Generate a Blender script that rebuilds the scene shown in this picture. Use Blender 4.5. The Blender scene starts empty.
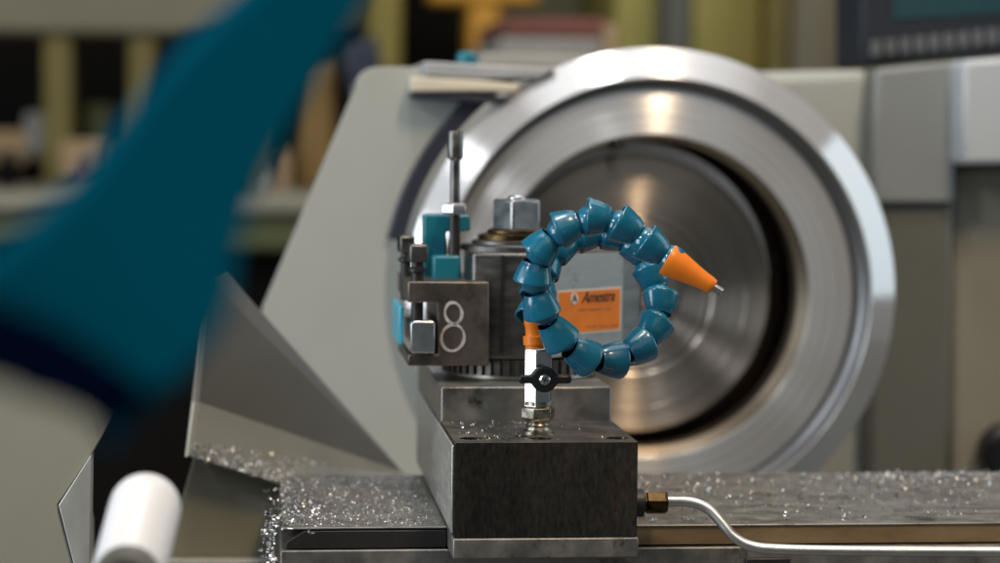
import bpy, bmesh, math, random
from mathutils import Vector, Matrix, Quaternion
random.seed(7)
R = math.radians
scene = bpy.context.scene
COL = scene.collection

# ------------------------------------------------------------------ camera
FOC = 85.0; FPX = FOC / 36.0 * 1000.0
CAM = Vector((0, 0, 1.175))
ROLL = R(0.55)
VPX, VPY = 258.0, 135.0          # where the lathe's own axis vanishes
_a = Vector(((VPX - 500) / FPX, (281.5 - VPY) / FPX))
_c, _s = math.cos(ROLL), math.sin(ROLL)
_b = Vector((_a.x * _c - _a.y * _s, _a.x * _s + _a.y * _c))
_n = math.sqrt(1 + _b.x ** 2 + _b.y ** 2)
YAW = math.asin(-_b.x / _n); PIT = math.asin(_b.y / _n / math.cos(YAW))
fw = Vector((math.sin(YAW) * math.cos(PIT), math.cos(YAW) * math.cos(PIT), -math.sin(PIT)))
rt0 = Vector((math.cos(YAW), -math.sin(YAW), 0))
up0 = rt0.cross(fw)
rt = rt0 * _c + up0 * -_s
up = rt0 * _s + up0 * _c
# keep the vanishing point where it was measured
if abs((Vector((0, 1, 0)).dot(rt)) / Vector((0, 1, 0)).dot(fw) - _a.x) > 1e-3:
    rt = rt0 * _c + up0 * _s
    up = rt0 * -_s + up0 * _c

def ray(x, y):
    return (rt * ((x - 500) / FPX) + up * ((281.5 - y) / FPX) + fw)

def at(x, y, Y):
    d = ray(x, y)
    return CAM + d * (Y / d.y)

def atz(x, y, z):
    d = ray(x, y)
    return CAM + d * ((z - CAM.z) / d.z)

cd = bpy.data.cameras.new('camera')
cam = bpy.data.objects.new('camera', cd); COL.objects.link(cam)
cam.matrix_world = Matrix((
    (rt.x, up.x, -fw.x, CAM.x), (rt.y, up.y, -fw.y, CAM.y), (rt.z, up.z, -fw.z, CAM.z), (0, 0, 0, 1)))
cd.lens = FOC; cd.sensor_width = 36; cd.clip_start = 0.05; cd.clip_end = 100
cd.dof.use_dof = True; cd.dof.focus_distance = 1.045; cd.dof.aperture_fstop = 6.1
scene.camera = cam

# --------------------------------------------------------------- materials
def new_mat(name):
    m = bpy.data.materials.new(name); m.use_nodes = True
    nt = m.node_tree; b = nt.nodes['Principled BSDF']
    return m, nt, b

def ramp(nt, fac, stops):
    r = nt.nodes.new('ShaderNodeValToRGB')
    e = r.color_ramp.elements
    while len(e) < len(stops): e.new(0.5)
    for k, (p, c) in enumerate(stops):
        e[k].position = p; e[k].color = (*c, 1) if len(c) == 3 else c
    nt.links.new(fac, r.inputs[0])
    return r.outputs[0]

def noise(nt, scale, detail=6, rough=0.6, stretch=(1, 1, 1), coord='Object'):
    tc = nt.nodes.new('ShaderNodeTexCoord'); mp = nt.nodes.new('ShaderNodeMapping')
    mp.inputs['Scale'].default_value = stretch
    nt.links.new(tc.outputs[coord], mp.inputs[0])
    n = nt.nodes.new('ShaderNodeTexNoise'); n.inputs['Scale'].default_value = scale
    n.inputs['Detail'].default_value = detail; n.inputs['Roughness'].default_value = rough
    nt.links.new(mp.outputs[0], n.inputs['Vector'])
    return n.outputs['Fac']

def mix(nt, fac, a, b, mode='MIX'):
    m = nt.nodes.new('ShaderNodeMix'); m.data_type = 'RGBA'; m.blend_type = mode
    for sock, v in ((m.inputs[0], fac), (m.inputs[6], a), (m.inputs[7], b)):
        if isinstance(v, (int, float)): sock.default_value = v
        elif isinstance(v, tuple): sock.default_value = (*v, 1)
        else: nt.links.new(v, sock)
    return m.outputs[2]

def bump(nt, b, fac, strength=0.2, dist=0.001):
    bp = nt.nodes.new('ShaderNodeBump'); bp.inputs['Strength'].default_value = strength
    bp.inputs['Distance'].default_value = dist
    nt.links.new(fac, bp.inputs['Height']); nt.links.new(bp.outputs[0], b.inputs['Normal'])

def steel(name, c0, c1, r0=0.25, r1=0.5, scale=60, stretch=(1, 1, 1), metallic=1.0, bmp=0.12, dirt=None):
    m, nt, b = new_mat(name)
    n = noise(nt, scale, 8, 0.65, stretch)
    col = ramp(nt, n, [(0.3, c0), (0.7, c1)])
    if dirt:
        d = noise(nt, dirt[1], 6, 0.7)
        msk = ramp(nt, d, [(dirt[2], (0, 0, 0)), (dirt[2] + 0.12, (1, 1, 1))])
        col = mix(nt, msk, col, dirt[0])
    nt.links.new(col, b.inputs['Base Color'])
    rr = ramp(nt, n, [(0.3, (r0,) * 3), (0.7, (r1,) * 3)])
    nt.links.new(rr, b.inputs['Roughness'])
    b.inputs['Metallic'].default_value = metallic
    if bmp: bump(nt, b, n, bmp, 0.0005)
    return m

def paint(name, c, rough=0.4, var=0.12, scale=14, bmp=0.05, coat=0.0, spec=0.5):
    m, nt, b = new_mat(name)
    n = noise(nt, scale, 7, 0.65)
    col = ramp(nt, n, [(0.25, tuple(v * (1 - var) for v in c)), (0.75, tuple(min(1, v * (1 + var)) for v in c))])
    nt.links.new(col, b.inputs['Base Color'])
    b.inputs['Roughness'].default_value = rough
    b.inputs['Coat Weight'].default_value = coat
    b.inputs['Specular IOR Level'].default_value = spec
    n2 = noise(nt, 500, 3, 0.5)
    if bmp: bump(nt, b, n2, bmp, 0.0004)
    return m

def turned(name, c0, c1, rough=0.32, aniso=0.85, scale=22, metallic=1.0):
    """Lathe-turned metal: circular tool marks round the local Z axis."""
    m, nt, b = new_mat(name)
    tc = nt.nodes.new('ShaderNodeTexCoord')
    sx = nt.nodes.new('ShaderNodeSeparateXYZ'); nt.links.new(tc.outputs['Object'], sx.inputs[0])
    cb = nt.nodes.new('ShaderNodeCombineXYZ')
    nt.links.new(sx.outputs[0], cb.inputs[0]); nt.links.new(sx.outputs[1], cb.inputs[1])
    ln = nt.nodes.new('ShaderNodeVectorMath'); ln.operation = 'LENGTH'
    nt.links.new(cb.outputs[0], ln.inputs[0])
    n = nt.nodes.new('ShaderNodeTexNoise'); n.noise_dimensions = '1D'
    n.inputs['Scale'].default_value = scale * 14; n.inputs['Detail'].default_value = 8
    n.inputs['Roughness'].default_value = 0.7
    nt.links.new(ln.outputs['Value'], n.inputs['W'])
    col = ramp(nt, n.outputs['Fac'], [(0.3, c0), (0.7, c1)])
    nt.links.new(col, b.inputs['Base Color'])
    b.inputs['Metallic'].default_value = metallic
    rr = ramp(nt, n.outputs['Fac'], [(0.3, (rough * 0.85,) * 3), (0.7, (rough * 1.2,) * 3)])
    nt.links.new(rr, b.inputs['Roughness'])
    b.inputs['Anisotropic'].default_value = aniso
    b.inputs['Anisotropic Rotation'].default_value = 0.25
    tg = nt.nodes.new('ShaderNodeTangent'); tg.direction_type = 'RADIAL'; tg.axis = 'Z'
    nt.links.new(tg.outputs[0], b.inputs['Tangent'])
    return m

M = {}
M['hose'] = paint('hose_plastic', (0.004, 0.125, 0.215), 0.2, 0.15, 40, 0.03, 0.45)
_m = M['hose']; _nt = _m.node_tree; _b = _nt.nodes['Principled BSDF']
_n = noise(_nt, 130, 8, 0.7)
_nt.links.new(ramp(_nt, _n, [(0.35, (0.15,) * 3), (0.75, (0.42,) * 3)]), _b.inputs['Roughness'])
_old = _b.inputs['Base Color'].links[0].from_socket
_sp = ramp(_nt, noise(_nt, 420, 3, 0.6), [(0.66, (0, 0, 0)), (0.72, (0.45, 0.45, 0.45))])
_nt.links.new(mix(_nt, _sp, _old, (0.16, 0.20, 0.21)), _b.inputs['Base Color'])
M['orange'] = paint('orange_plastic', (0.80, 0.20, 0.012), 0.34, 0.06, 60, 0.03)
M['label'] = paint('label_orange', (0.74, 0.20, 0.010), 0.5, 0.16, 60, 0.0, 0.0, 0.25)
M['ink'] = paint('label_ink', (0.03, 0.018, 0.012), 0.6, 0.0)
M['faint_ink'] = paint('label_faint_ink', (0.40, 0.115, 0.02), 0.6, 0.0)
M['paper'] = paint('label_white', (0.62, 0.58, 0.52), 0.5, 0.05)
M['chrome'] = steel('nickel_plate', (0.55, 0.55, 0.55), (0.70, 0.70, 0.69), 0.15, 0.3, 90, bmp=0.03)
M['nickel'] = steel('worn_nickel', (0.16, 0.14, 0.10), (0.55, 0.51, 0.44), 0.2, 0.45, 160, dirt=((0.05, 0.04, 0.025), 220, 0.56))
M['black'] = paint('black_plastic', (0.008, 0.008, 0.009), 0.38, 0.2, 60, 0.05)
M['blackdark'] = paint('black_oxide', (0.015, 0.014, 0.013), 0.45, 0.3, 80, 0.1)
M['oiled'] = steel('oiled_dark_steel', (0.035, 0.030, 0.024), (0.085, 0.076, 0.064), 0.36, 0.6, 45, (1, 1, .35),
                   metallic=0.75, bmp=0.25, dirt=((0.05, 0.022, 0.009), 70, 0.56))
def block_mat():
    m, nt, b = new_mat('black_block_steel')
    big = noise(nt, 28, 8, 0.7, (1, 1, .3)); fine = noise(nt, 620, 5, 0.7, (1, 1, .35)); pit = noise(nt, 900, 2, 0.5)
    col = ramp(nt, big, [(0.3, (0.020, 0.018, 0.015)), (0.55, (0.042, 0.038, 0.033)), (0.75, (0.075, 0.068, 0.058))])
    f2 = ramp(nt, fine, [(0.30, (0.62, 0.62, 0.62)), (0.70, (1.2, 1.2, 1.2))])
    col = mix(nt, 1.0, col, f2, 'MULTIPLY')
    rm = ramp(nt, noise(nt, 34, 9, 0.78, (1.6, 1.6, .45)), [(0.56, (0, 0, 0)), (0.70, (0.9, 0.9, 0.9))])
    col = mix(nt, rm, col, (0.050, 0.020, 0.008))
    pm = ramp(nt, pit, [(0.69, (0, 0, 0)), (0.74, (.8, .8, .8))])
    col = mix(nt, pm, col, (0.006, 0.005, 0.004))
    nt.links.new(col, b.inputs['Base Color']); b.inputs['Metallic'].default_value = 0.7
    nt.links.new(ramp(nt, fine, [(0.3, (0.36,) * 3), (0.7, (0.62,) * 3)]), b.inputs['Roughness'])
    bump(nt, b, fine, 0.10, 0.0003)
    return m
M['block'] = block_mat()
M['topwear'] = steel('worn_block_top', (0.085, 0.080, 0.070), (0.19, 0.18, 0.16), 0.3, 0.55, 70, (1, 1, 1), metallic=0.8, dirt=((0.04, 0.034, 0.027), 60, 0.58))
M['slide'] = steel('slide_steel', (0.17, 0.162, 0.148), (0.33, 0.315, 0.29), 0.32, 0.6, 60, (1, 2, 1),
                   metallic=0.8, dirt=((0.06, 0.05, 0.038), 40, 0.58))
M['ground'] = steel('ground_steel', (0.33, 0.32, 0.30), (0.48, 0.47, 0.44), 0.22, 0.42, 50, (1, 1, 6), bmp=0.08,
                    dirt=((0.12, 0.10, 0.08), 30, 0.60))
M['post'] = steel('post_steel', (0.085, 0.082, 0.080), (0.23, 0.222, 0.212), 0.3, 0.5, 45, (1, 1, 3), bmp=0.10, metallic=1.0,
                  dirt=((0.13, 0.12, 0.10), 34, 0.62))
M['litside'] = steel('lit_side_steel', (0.45, 0.45, 0.43), (0.62, 0.62, 0.60), 0.3, 0.5, 50, (1, 1, 4), metallic=0.7, bmp=0.06)  # light on the block's left side put into a paler steel
M['nutsteel'] = steel('nut_steel', (0.30, 0.30, 0.31), (0.46, 0.46, 0.47), 0.25, 0.42, 90, bmp=0.08)
M['bright'] = steel('bright_steel', (0.50, 0.50, 0.52), (0.66, 0.66, 0.68), 0.2, 0.38, 70, bmp=0.06)
M['holder'] = steel('holder_steel', (0.11, 0.092, 0.080), (0.20, 0.172, 0.152), 0.3, 0.5, 60, (1, 1, 1), metallic=0.85,
                    dirt=((0.05, 0.035, 0.025), 36, 0.60))
M['ground2'] = steel('pale_ground_steel', (0.22, 0.216, 0.205), (0.37, 0.36, 0.345), 0.34, 0.55, 40, (1, 1, 4), bmp=0.10, metallic=0.9, dirt=((0.13, 0.11, 0.09), 46, 0.58))
M['brown'] = steel('gib_brown_reflection', (0.15, 0.092, 0.038), (0.40, 0.29, 0.165), 0.3, 0.5, 55, (.25, 1, 1),
                   metallic=0.45, dirt=((0.06, 0.035, 0.014), 40, 0.62))  # brown reflection along the slide's front put into the base colour
M['blade'] = steel('blade_steel', (0.42, 0.43, 0.41), (0.55, 0.56, 0.53), 0.35, 0.6, 40, (1, 1, .3), metallic=0.5)
M['brass'] = steel('old_brass', (0.05, 0.033, 0.014), (0.16, 0.105, 0.05), 0.25, 0.5, 120,
                   dirt=((0.015, 0.01, 0.006), 130, 0.52))
M['alu'] = steel('pipe_aluminium', (0.60, 0.58, 0.56), (0.74, 0.72, 0.70), 0.28, 0.42, 60, bmp=0.05)
M['teal'] = paint('teal_anodised', (0.008, 0.15, 0.20), 0.3, 0.1, 60, 0.03)
M['cyan'] = paint('tool_blue_paint', (0.06, 0.42, 0.58), 0.3, 0.1, 60, 0.03)
M['white_mark'] = paint('white_paint_mark', (0.46, 0.44, 0.42), 0.65, 0.45, 420, 0.2)
M['chip'] = steel('swarf', (0.36, 0.36, 0.36), (0.66, 0.66, 0.665), 0.22, 0.5, 900, bmp=0)
M['dust'] = paint('fine_swarf', (0.42, 0.41, 0.39), 0.6, 0.3, 300, 0.3)
M['greypaint'] = paint('machine_grey_paint', (0.37, 0.385, 0.36), 0.42, 0.05, 9, 0.06)
M['greypaint2'] = paint('machine_green_grey', (0.29, 0.29, 0.235), 0.45, 0.07, 9, 0.06)
M['sheet'] = paint('tray_shaded_paint', (0.125, 0.124, 0.116), 0.42, 0.08, 12, 0.06)  # upper panel's shade mixed into a darker grey than the band
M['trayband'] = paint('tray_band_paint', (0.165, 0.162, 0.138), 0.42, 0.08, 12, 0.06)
M['darkgrey'] = paint('dark_grey_paint', (0.085, 0.088, 0.075), 0.4, 0.08, 9, 0.05)
M['bluegrey'] = paint('pale_blue_grey_paint', (0.46, 0.50, 0.54), 0.4, 0.05, 9, 0.05)
M['doorshade'] = paint('door_shaded_paint', (0.135, 0.138, 0.12), 0.4, 0.08, 9, 0.05)  # door's lower half, its shade mixed into the grey
M['doorlit'] = paint('door_lit_paint', (0.23, 0.25, 0.25), 0.4, 0.06, 9, 0.05)  # upper half of the same door, its light put into paler paint
M['warmgrey'] = paint('warm_grey_paint', (0.29, 0.275, 0.225), 0.45, 0.06, 9, 0.05)
M['rubber'] = paint('dark_rubber', (0.022, 0.026, 0.04), 0.45, 0.15, 30, 0.05)
M['lever'] = paint('teal_enamel', (0.0004, 0.052, 0.092), 0.75, 0.12, 9, 0.02, 0.0, 0.0)
M['apron'] = paint('apron_paint', (0.26, 0.26, 0.205), 0.45, 0.08, 9, 0.06)
M['navyshade'] = paint('navy_underside_shade', (0.0008, 0.003, 0.014), 0.75, 0.1, 8, 0.02, 0, 0.0)  # shade under the lever's end put into a navy colour
M['glarebar'] = paint('grip_highlight_white', (0.70, 0.71, 0.73), 0.35, 0.10, 10, 0.0)  # blown-out highlight on the metal grip, given as white paint
M['rim'] = turned('turned_rim', (0.60, 0.60, 0.61), (0.70, 0.70, 0.71), 0.21, 1.0, 22, 0.55)
M['face'] = turned('turned_face', (0.57, 0.575, 0.58), (0.66, 0.665, 0.67), 0.28, 1.0, 22, 0.6)
M['floor_turn'] = turned('turned_floor', (0.30, 0.265, 0.235), (0.50, 0.45, 0.40), 0.33, 1.0)
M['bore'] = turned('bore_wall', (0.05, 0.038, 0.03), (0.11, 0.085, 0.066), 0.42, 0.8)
M['brown_turn'] = turned('lip_gold_reflection', (0.30, 0.25, 0.19), (0.44, 0.38, 0.30), 0.4, 0.85)  # golden reflection on the lip put into its colour
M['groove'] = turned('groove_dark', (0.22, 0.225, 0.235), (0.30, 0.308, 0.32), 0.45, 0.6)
# background
M['yellow'] = paint('rack_yellow', (0.14, 0.112, 0.022), 0.5, 0.2, 6)
M['orangeyel'] = paint('hoist_orange', (0.55, 0.27, 0.025), 0.5, 0.1, 6)
M['ochre'] = paint('ochre_cabinet', (0.20, 0.12, 0.03), 0.55, 0.25, 5)
M['olive'] = paint('olive_locker', (0.29, 0.25, 0.06), 0.55, 0.25, 5)
M['beige'] = paint('beige_beam', (0.17, 0.155, 0.105), 0.6, 0.1, 5)
M['void'] = paint('rack_back', (0.005, 0.0045, 0.004), 0.8, 0.3, 4, spec=0.1)
M['bench'] = paint('bench_top', (0.25, 0.24, 0.19), 0.6, 0.15, 6)
M['benchgreen'] = paint('bench_green', (0.07, 0.085, 0.03), 0.55, 0.15, 6)
M['cardboard'] = paint('cardboard', (0.33, 0.23, 0.13), 0.8, 0.2, 10)
M['boxred'] = paint('box_red', (0.15, 0.045, 0.035), 0.6, 0.2, 8)
M['boxgrey'] = paint('box_grey', (0.25, 0.24, 0.22), 0.6, 0.15, 8)
M['board'] = paint('pale_board', (0.62, 0.56, 0.44), 0.6, 0.1, 30)
M['slab'] = paint('grey_slab', (0.36, 0.37, 0.38), 0.4, 0.1, 30)
M['navy'] = paint('navy_plastic', (0.015, 0.025, 0.05), 0.4, 0.1, 8)
M['screen'] = paint('screen_glass', (0.012, 0.046, 0.056), 0.35, 0.15, 4)
M['key'] = paint('key_grey', (0.09, 0.095, 0.10), 0.5, 0.1, 30)
M['darkpanel'] = paint('display_case', (0.004, 0.008, 0.016), 0.6, 0.1, 8)
M['wallp'] = paint('shop_wall', (0.10, 0.092, 0.055), 0.8, 0.3, 3)
M['floorp'] = paint('concrete', (0.12, 0.12, 0.11), 0.7, 0.2, 3)

# ------------------------------------------------------------------ helpers
def tag(o, label=None, cat=None, group=None, kind=None):
    if label: o['label'] = label
    if cat: o['category'] = cat
    if group: o['group'] = group
    if kind: o['kind'] = kind
    return o

def empty(name, loc, label, cat, group=None, rot=None):
    o = bpy.data.objects.new(name, None); COL.objects.link(o)
    o.empty_display_size = 0.02
    o.location = loc
    if rot: o.rotation_euler = rot
    return tag(o, label, cat, group)

def wloc(o):
    v = Vector((0, 0, 0))
    while o is not None:
        v = v + Vector(o.location); o = o.parent
    return v

def link(name, bm, mat, parent=None, smooth=True, bevel=0, seg=2, angle=35, weld=False, origin=None):
    """Turn a bmesh given in world coordinates into ONE object."""
    bmesh.ops.recalc_face_normals(bm, faces=bm.faces)
    me = bpy.data.meshes.new(name); bm.to_mesh(me); bm.free()
    for m in (mat if isinstance(mat, (list, tuple)) else [mat]): me.materials.append(m)
    o = bpy.data.objects.new(name, me); COL.objects.link(o)
    base = wloc(parent) if parent else Vector((0, 0, 0))
    if origin is None:
        if parent: origin = base
        else:
            cs = [v.co for v in me.vertices]
            origin = Vector(((min(c.x for c in cs) + max(c.x for c in cs)) / 2,
                             (min(c.y for c in cs) + max(c.y for c in cs)) / 2, min(c.z for c in cs)))
    origin = Vector(origin)
    me.transform(Matrix.Translation(-origin))
    if parent: o.parent = parent
    o.location = origin - base
    if smooth:
        me.polygons.foreach_set('use_smooth', [True] * len(me.polygons))
    if bevel:
        md = o.modifiers.new('edge', 'BEVEL'); md.width = bevel; md.segments = seg
        md.limit_method = 'ANGLE'; md.angle_limit = R(angle); md.harden_normals = False
    if smooth:
        try:
            me.set_sharp_from_angle(angle=R(angle))
        except Exception:
            pass
    return o

def bm_prism(pts, d, bm=None):
    """pts: closed ring of world points; extruded along vector d."""
    bm = bm or bmesh.new()
    a = [bm.verts.new(p) for p in pts]; b = [bm.verts.new(Vector(p) + d) for p in pts]
    n = len(pts)
    bm.faces.new(a); bm.faces.new(b[::-1])
    for i in range(n):
        j = (i + 1) % n
        bm.faces.new((a[i], b[i], b[j], a[j]))
    return bm

def pxprism(poly, Y0, Y1, bm=None):
    """outline measured at distance Y0 in the photo, extruded back to Y1 along the lathe axis"""
    return bm_prism([at(x, y, Y0) for x, y in poly], Vector((0, Y1 - Y0, 0)), bm)

def bm_box(lo, hi, bm=None):
    bm = bm or bmesh.new()
    x0, y0, z0 = lo; x1, y1, z1 = hi
    return bm_prism([(x0, y0, z0), (x1, y0, z0), (x1, y0, z1), (x0, y0, z1)], Vector((0, y1 - y0, 0)), bm)

def pxbox(x0, y0, x1, y1, Y0, Y1, bm=None):
    """axis-aligned box whose front face spans those pixels at distance Y0"""
    a = at(x0, y1, Y0); b = at(x1, y0, Y0)
    xm, ym = (x0 + x1) / 2, (y0 + y1) / 2
    l = at(x0, ym, Y0).x; r = at(x1, ym, Y0).x; lo = at(xm, y1, Y0).z; hi = at(xm, y0, Y0).z
    return bm_box((l, Y0, lo), (r, Y1, hi), bm)

def bm_lathe(prof, org, axis, n=48, bm=None, closed=False, twist=0.0):
    """prof: [(r, h)], h along axis from org"""
    bm = bm or bmesh.new()
    axis = Vector(axis).normalized()
    q = Vector((0, 0, 1)).rotation_difference(axis)
    if axis.z < -0.9999: q = Quaternion((1, 0, 0), math.pi)
    org = Vector(org); rings = []
    for r, h in prof:
        if r < 1e-7:
            rings.append([bm.verts.new(org + q @ Vector((0, 0, h)))])
        else:
            rings.append([bm.verts.new(org + q @ Vector((r * math.cos(2 * math.pi * (k + twist) / n), r * math.sin(2 * math.pi * (k + twist) / n), h))) for k in range(n)])
    for a, b in zip(rings, rings[1:]):
        for k in range(n):
            j = (k + 1) % n
            if len(a) == 1 and len(b) == 1: continue
            if len(a) == 1: bm.faces.new((a[0], b[k], b[j]))
            elif len(b) == 1: bm.faces.new((a[k], b[0], a[j]))
            else: bm.faces.new((a[k], b[k], b[j], a[j]))
    if closed:
        for rg in (rings[0], rings[-1]):
            if len(rg) > 2: bm.faces.new(rg)
    return bm

def smooth_path(pts, sub=6):
    pts = [Vector(p) for p in pts]; out = []
    for i in range(len(pts) - 1):
        p0 = pts[max(i - 1, 0)]; p1 = pts[i]; p2 = pts[i + 1]; p3 = pts[min(i + 2, len(pts) - 1)]
        for k in range(sub):
            t = k / sub
            out.append(0.5 * ((2 * p1) + (p2 - p0) * t + (2 * p0 - 5 * p1 + 4 * p2 - p3) * t * t + (3 * p1 - p0 - 3 * p2 + p3) * t ** 3))
    out.append(pts[-1])
    return out

def bm_tube(path, r, n=16, bm=None, flat=None):
    bm = bm or bmesh.new()
    rings = []; prev = None
    for i, p in enumerate(path):
        t = (path[min(i + 1, len(path) - 1)] - path[max(i - 1, 0)]).normalized()
        if prev is None:
            u = t.orthogonal().normalized()
        else:
            u = (prev - t * prev.dot(t)).normalized()
        prev = u; v = t.cross(u)
        rr = r[i] if isinstance(r, list) else r
        rings.append([bm.verts.new(p + (u * math.cos(2 * math.pi * k / n) + v * math.sin(2 * math.pi * k / n)) * rr) for k in range(n)])
    for a, b in zip(rings, rings[1:]):
        for k in range(n):
            j = (k + 1) % n
            bm.faces.new((a[k], b[k], b[j], a[j]))
    bm.faces.new(rings[0]); bm.faces.new(rings[-1][::-1])
    return bm

def cut(o, cutters):
    """drill real holes: subtract the cutters, keep the result as plain mesh"""
    tmp = []
    for k, bm in enumerate(cutters):
        bmesh.ops.recalc_face_normals(bm, faces=bm.faces)
        me = bpy.data.meshes.new('drill'); bm.to_mesh(me); bm.free()
        c = bpy.data.objects.new('drill', me); COL.objects.link(c); tmp.append(c)
        md = o.modifiers.new('drill', 'BOOLEAN'); md.operation = 'DIFFERENCE'; md.object = c; md.solver = 'EXACT'
    bpy.context.view_layer.update()
    dg = bpy.context.evaluated_depsgraph_get()
    me = bpy.data.meshes.new_from_object(o.evaluated_get(dg))
    o.modifiers.clear(); o.data = me
    for c in tmp:
        m_ = c.data; bpy.data.objects.remove(c); bpy.data.meshes.remove(m_)
    return o

def text(name, body, mat, parent, origin, xdir, updir, size, extrude=0.00015, shear=0.0, align='LEFT', spacing=1.0):
    cu = bpy.data.curves.new(name, 'FONT'); cu.body = body; cu.size = size; cu.extrude = extrude
    cu.shear = shear; cu.align_x = align; cu.align_y = 'CENTER'; cu.space_character = spacing
    tmp = bpy.data.objects.new(name, cu); COL.objects.link(tmp)
    bpy.context.view_layer.update()
    me = bpy.data.meshes.new_from_object(tmp.evaluated_get(bpy.context.evaluated_depsgraph_get()))
    bpy.data.objects.remove(tmp)
    me.materials.clear(); me.materials.append(mat)
    o = bpy.data.objects.new(name, me); COL.objects.link(o)
    x = Vector(xdir).normalized(); n = x.cross(Vector(updir)).normalized(); y = n.cross(x)
    o.parent = parent
    o.matrix_local = Matrix.Translation(Vector(origin) - wloc(parent)) @ Matrix((x, y, n)).transposed().to_4x4()
    return o

PX = lambda Y: Y / FPX      # metres per photo pixel at that distance

# ============================================================= CROSS SLIDE
SL = 1.0                        # top of the cross slide
bx0 = at(455, 443, 1.02).x; bx1 = at(638, 443, 1.02).x
xL = atz(283, 531, SL).x; xR = at(1180, 528, 1.05).x
cs = empty('cross_slide', ((xL + xR) / 2, 1.13, SL - 0.07), 'long oily steel cross slide strewn with metal chips in front of the chuck', 'machine slide')
bm = bm_box((xL, 1.05, SL - 0.0010), (xR, 1.213, SL))
link('top_plate', bm, M['slide'], cs, bevel=0.0004)
bm = bm_box((bx0 + 0.002, 1.0508, SL - 0.0092), (xR, 1.212, SL - 0.0011))
link('gib_strip', bm, M['brown'], cs, bevel=0.0003)
bm = bm_box((xL - 0.001, 1.0475, SL - 0.07), (xR, 1.22, SL - 0.0100))
link('saddle', bm, M['slide'], cs, bevel=0.0006)
pw = [(xL + .003, SL - .0020), (xL + .013, SL - .0020), (bx0, SL - .0020), (bx0, SL - .0094), (xL + .0035, SL - .0094), (xL + .0015, SL - .0075)]
pw = [(xL + .0015, SL - .0094), (xL + .0015, SL - .0066), (xL + .0095, SL - .0016), (bx0 - .001, SL - .0016), (bx0 - .001, SL - .0094)]
link('dark_gap', bm_prism([(x, 1.0494, z) for x, z in pw], Vector((0, 0.15, 0))), M['blackdark'], cs, bevel=0.0003)  # black bar in place of the dark gap under the top plate
a = at(745, 558, 1.046); b = at(789, 563, 1.046)
bm = bm_box((a.x, 1.043, b.z - 0.006), (b.x, 1.0472, a.z))
link('dark_recess', bm, M['blackdark'], cs, bevel=0.0004)  # black block standing for the dark of a recess

# ============================================================ COMPOUND SLIDE
zt = at(546, 442.5, 1.02).z
zu = at(520, 387, 1.10).z
comp = empty('compound_slide', ((bx0 + bx1) / 2, 1.11, SL - 0.02), 'dark oily steel block of the compound slide with bolt holes in its top', 'tool slide')
zlip = at(546, 538, 1.02).z; zbot = at(546, 558, 1.02).z
fb = link('front_block', bm_box((bx0, 1.02, zlip + 0.0003), (bx1, 1.0995, zt)), M['block'], comp)
holes = []
for hx, hy in ((471, 438.5), (541, 438.5), (617, 438), (466, 424), (600, 424)):
    p = atz(hx, hy, zt)
    r = 0.0050 if hy > 430 else 0.0
    if r: holes.append(bm_lathe([(r, -0.012), (r, 0.004)], p, (0, 0, 1), 32, closed=True))
cut(fb, holes)
fb.data.materials.append(M['topwear'])
for f_ in fb.data.polygons:
    if f_.normal.z > 0.9 and f_.center.z > zt - 0.001 - fb.location.z - comp.location.z: f_.material_index = 1
md = fb.modifiers.new('edge', 'BEVEL'); md.width = 0.0008; md.segments = 2; md.limit_method = 'ANGLE'; md.angle_limit = R(40)
link('base_lip', bm_box((bx0 - 0.0006, 1.0185, zbot), (bx1 + 0.0006, 1.2, zlip)), M['slide'], comp, bevel=0.0006)
link('upper_body', bm_box((bx0, 1.10, zlip + 0.0005), (bx1, 1.26, zu)), M['slide'], comp, bevel=0.0008)
link('lit_side', bm_box((bx0 - 0.0012, 1.022, zlip + 0.002), (bx0 - 0.0002, 1.25, zt - 0.0015)), M['litside'], comp, bevel=0.0003)  # thin added plate that makes the block's left side look lit
for hx, hy in ((471, 438.5), (617, 438)):
    p = atz(hx, hy, zt)
    link('cap_screw', bm_lathe([(0, -0.005), (0.0018, -0.005), (0.0022, -0.003), (0.0040, -0.003), (0.0042, -0.008), (0, -0.008)], p, (0, 0, 1), 24), M['blackdark'], comp)

# =============================================================== SHUTOFF VALVE
VY = 1.052
vx = at(538, 400, VY).x
vb = Vector((vx, VY, zt))
val = empty('shutoff_valve', vb, 'small nickel plated shutoff valve with a black wing handle standing on the steel block', 'valve')
s = PX(VY)
zz = lambda y: at(538, y, VY).z
# threaded nipple and hex fitting
prof = [(0.0, zt - 0.002 - zt), (0.0056, -0.002)]
link('nipple', bm_lathe([(0.0072, 0.0), (0.0072, 0.0012), (0.0056, 0.0018), (0.0052, 0.003), (0.0056, 0.004), (0.0050, 0.005), (0.0056, 0.006), (0.0050, 0.0066)], vb, (0, 0, 1), 32), M['nickel'], val)
link('fitting', bm_lathe([(0.0050, 0.0055), (0.0066, 0.0060), (0.0078, 0.0072), (0.0078, 0.0116), (0.0068, 0.0126), (0.0054, 0.0127)], vb, (0, 0, 1), 6, twist=.15), M['nickel'], val, angle=15, bevel=0.0003)
link('collar', bm_lathe([(0.0050, 0.0128), (0.0064, 0.0130), (0.0064, 0.0146), (0.0050, 0.0149)], vb, (0, 0, 1), 28), M['nickel'], val, angle=25)
h0 = zz(408) - zt; h1 = zz(348) - zt
hexr = 0.0066
tw = (R(-90 + 15 + 30) / (2 * math.pi)) * 6
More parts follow.
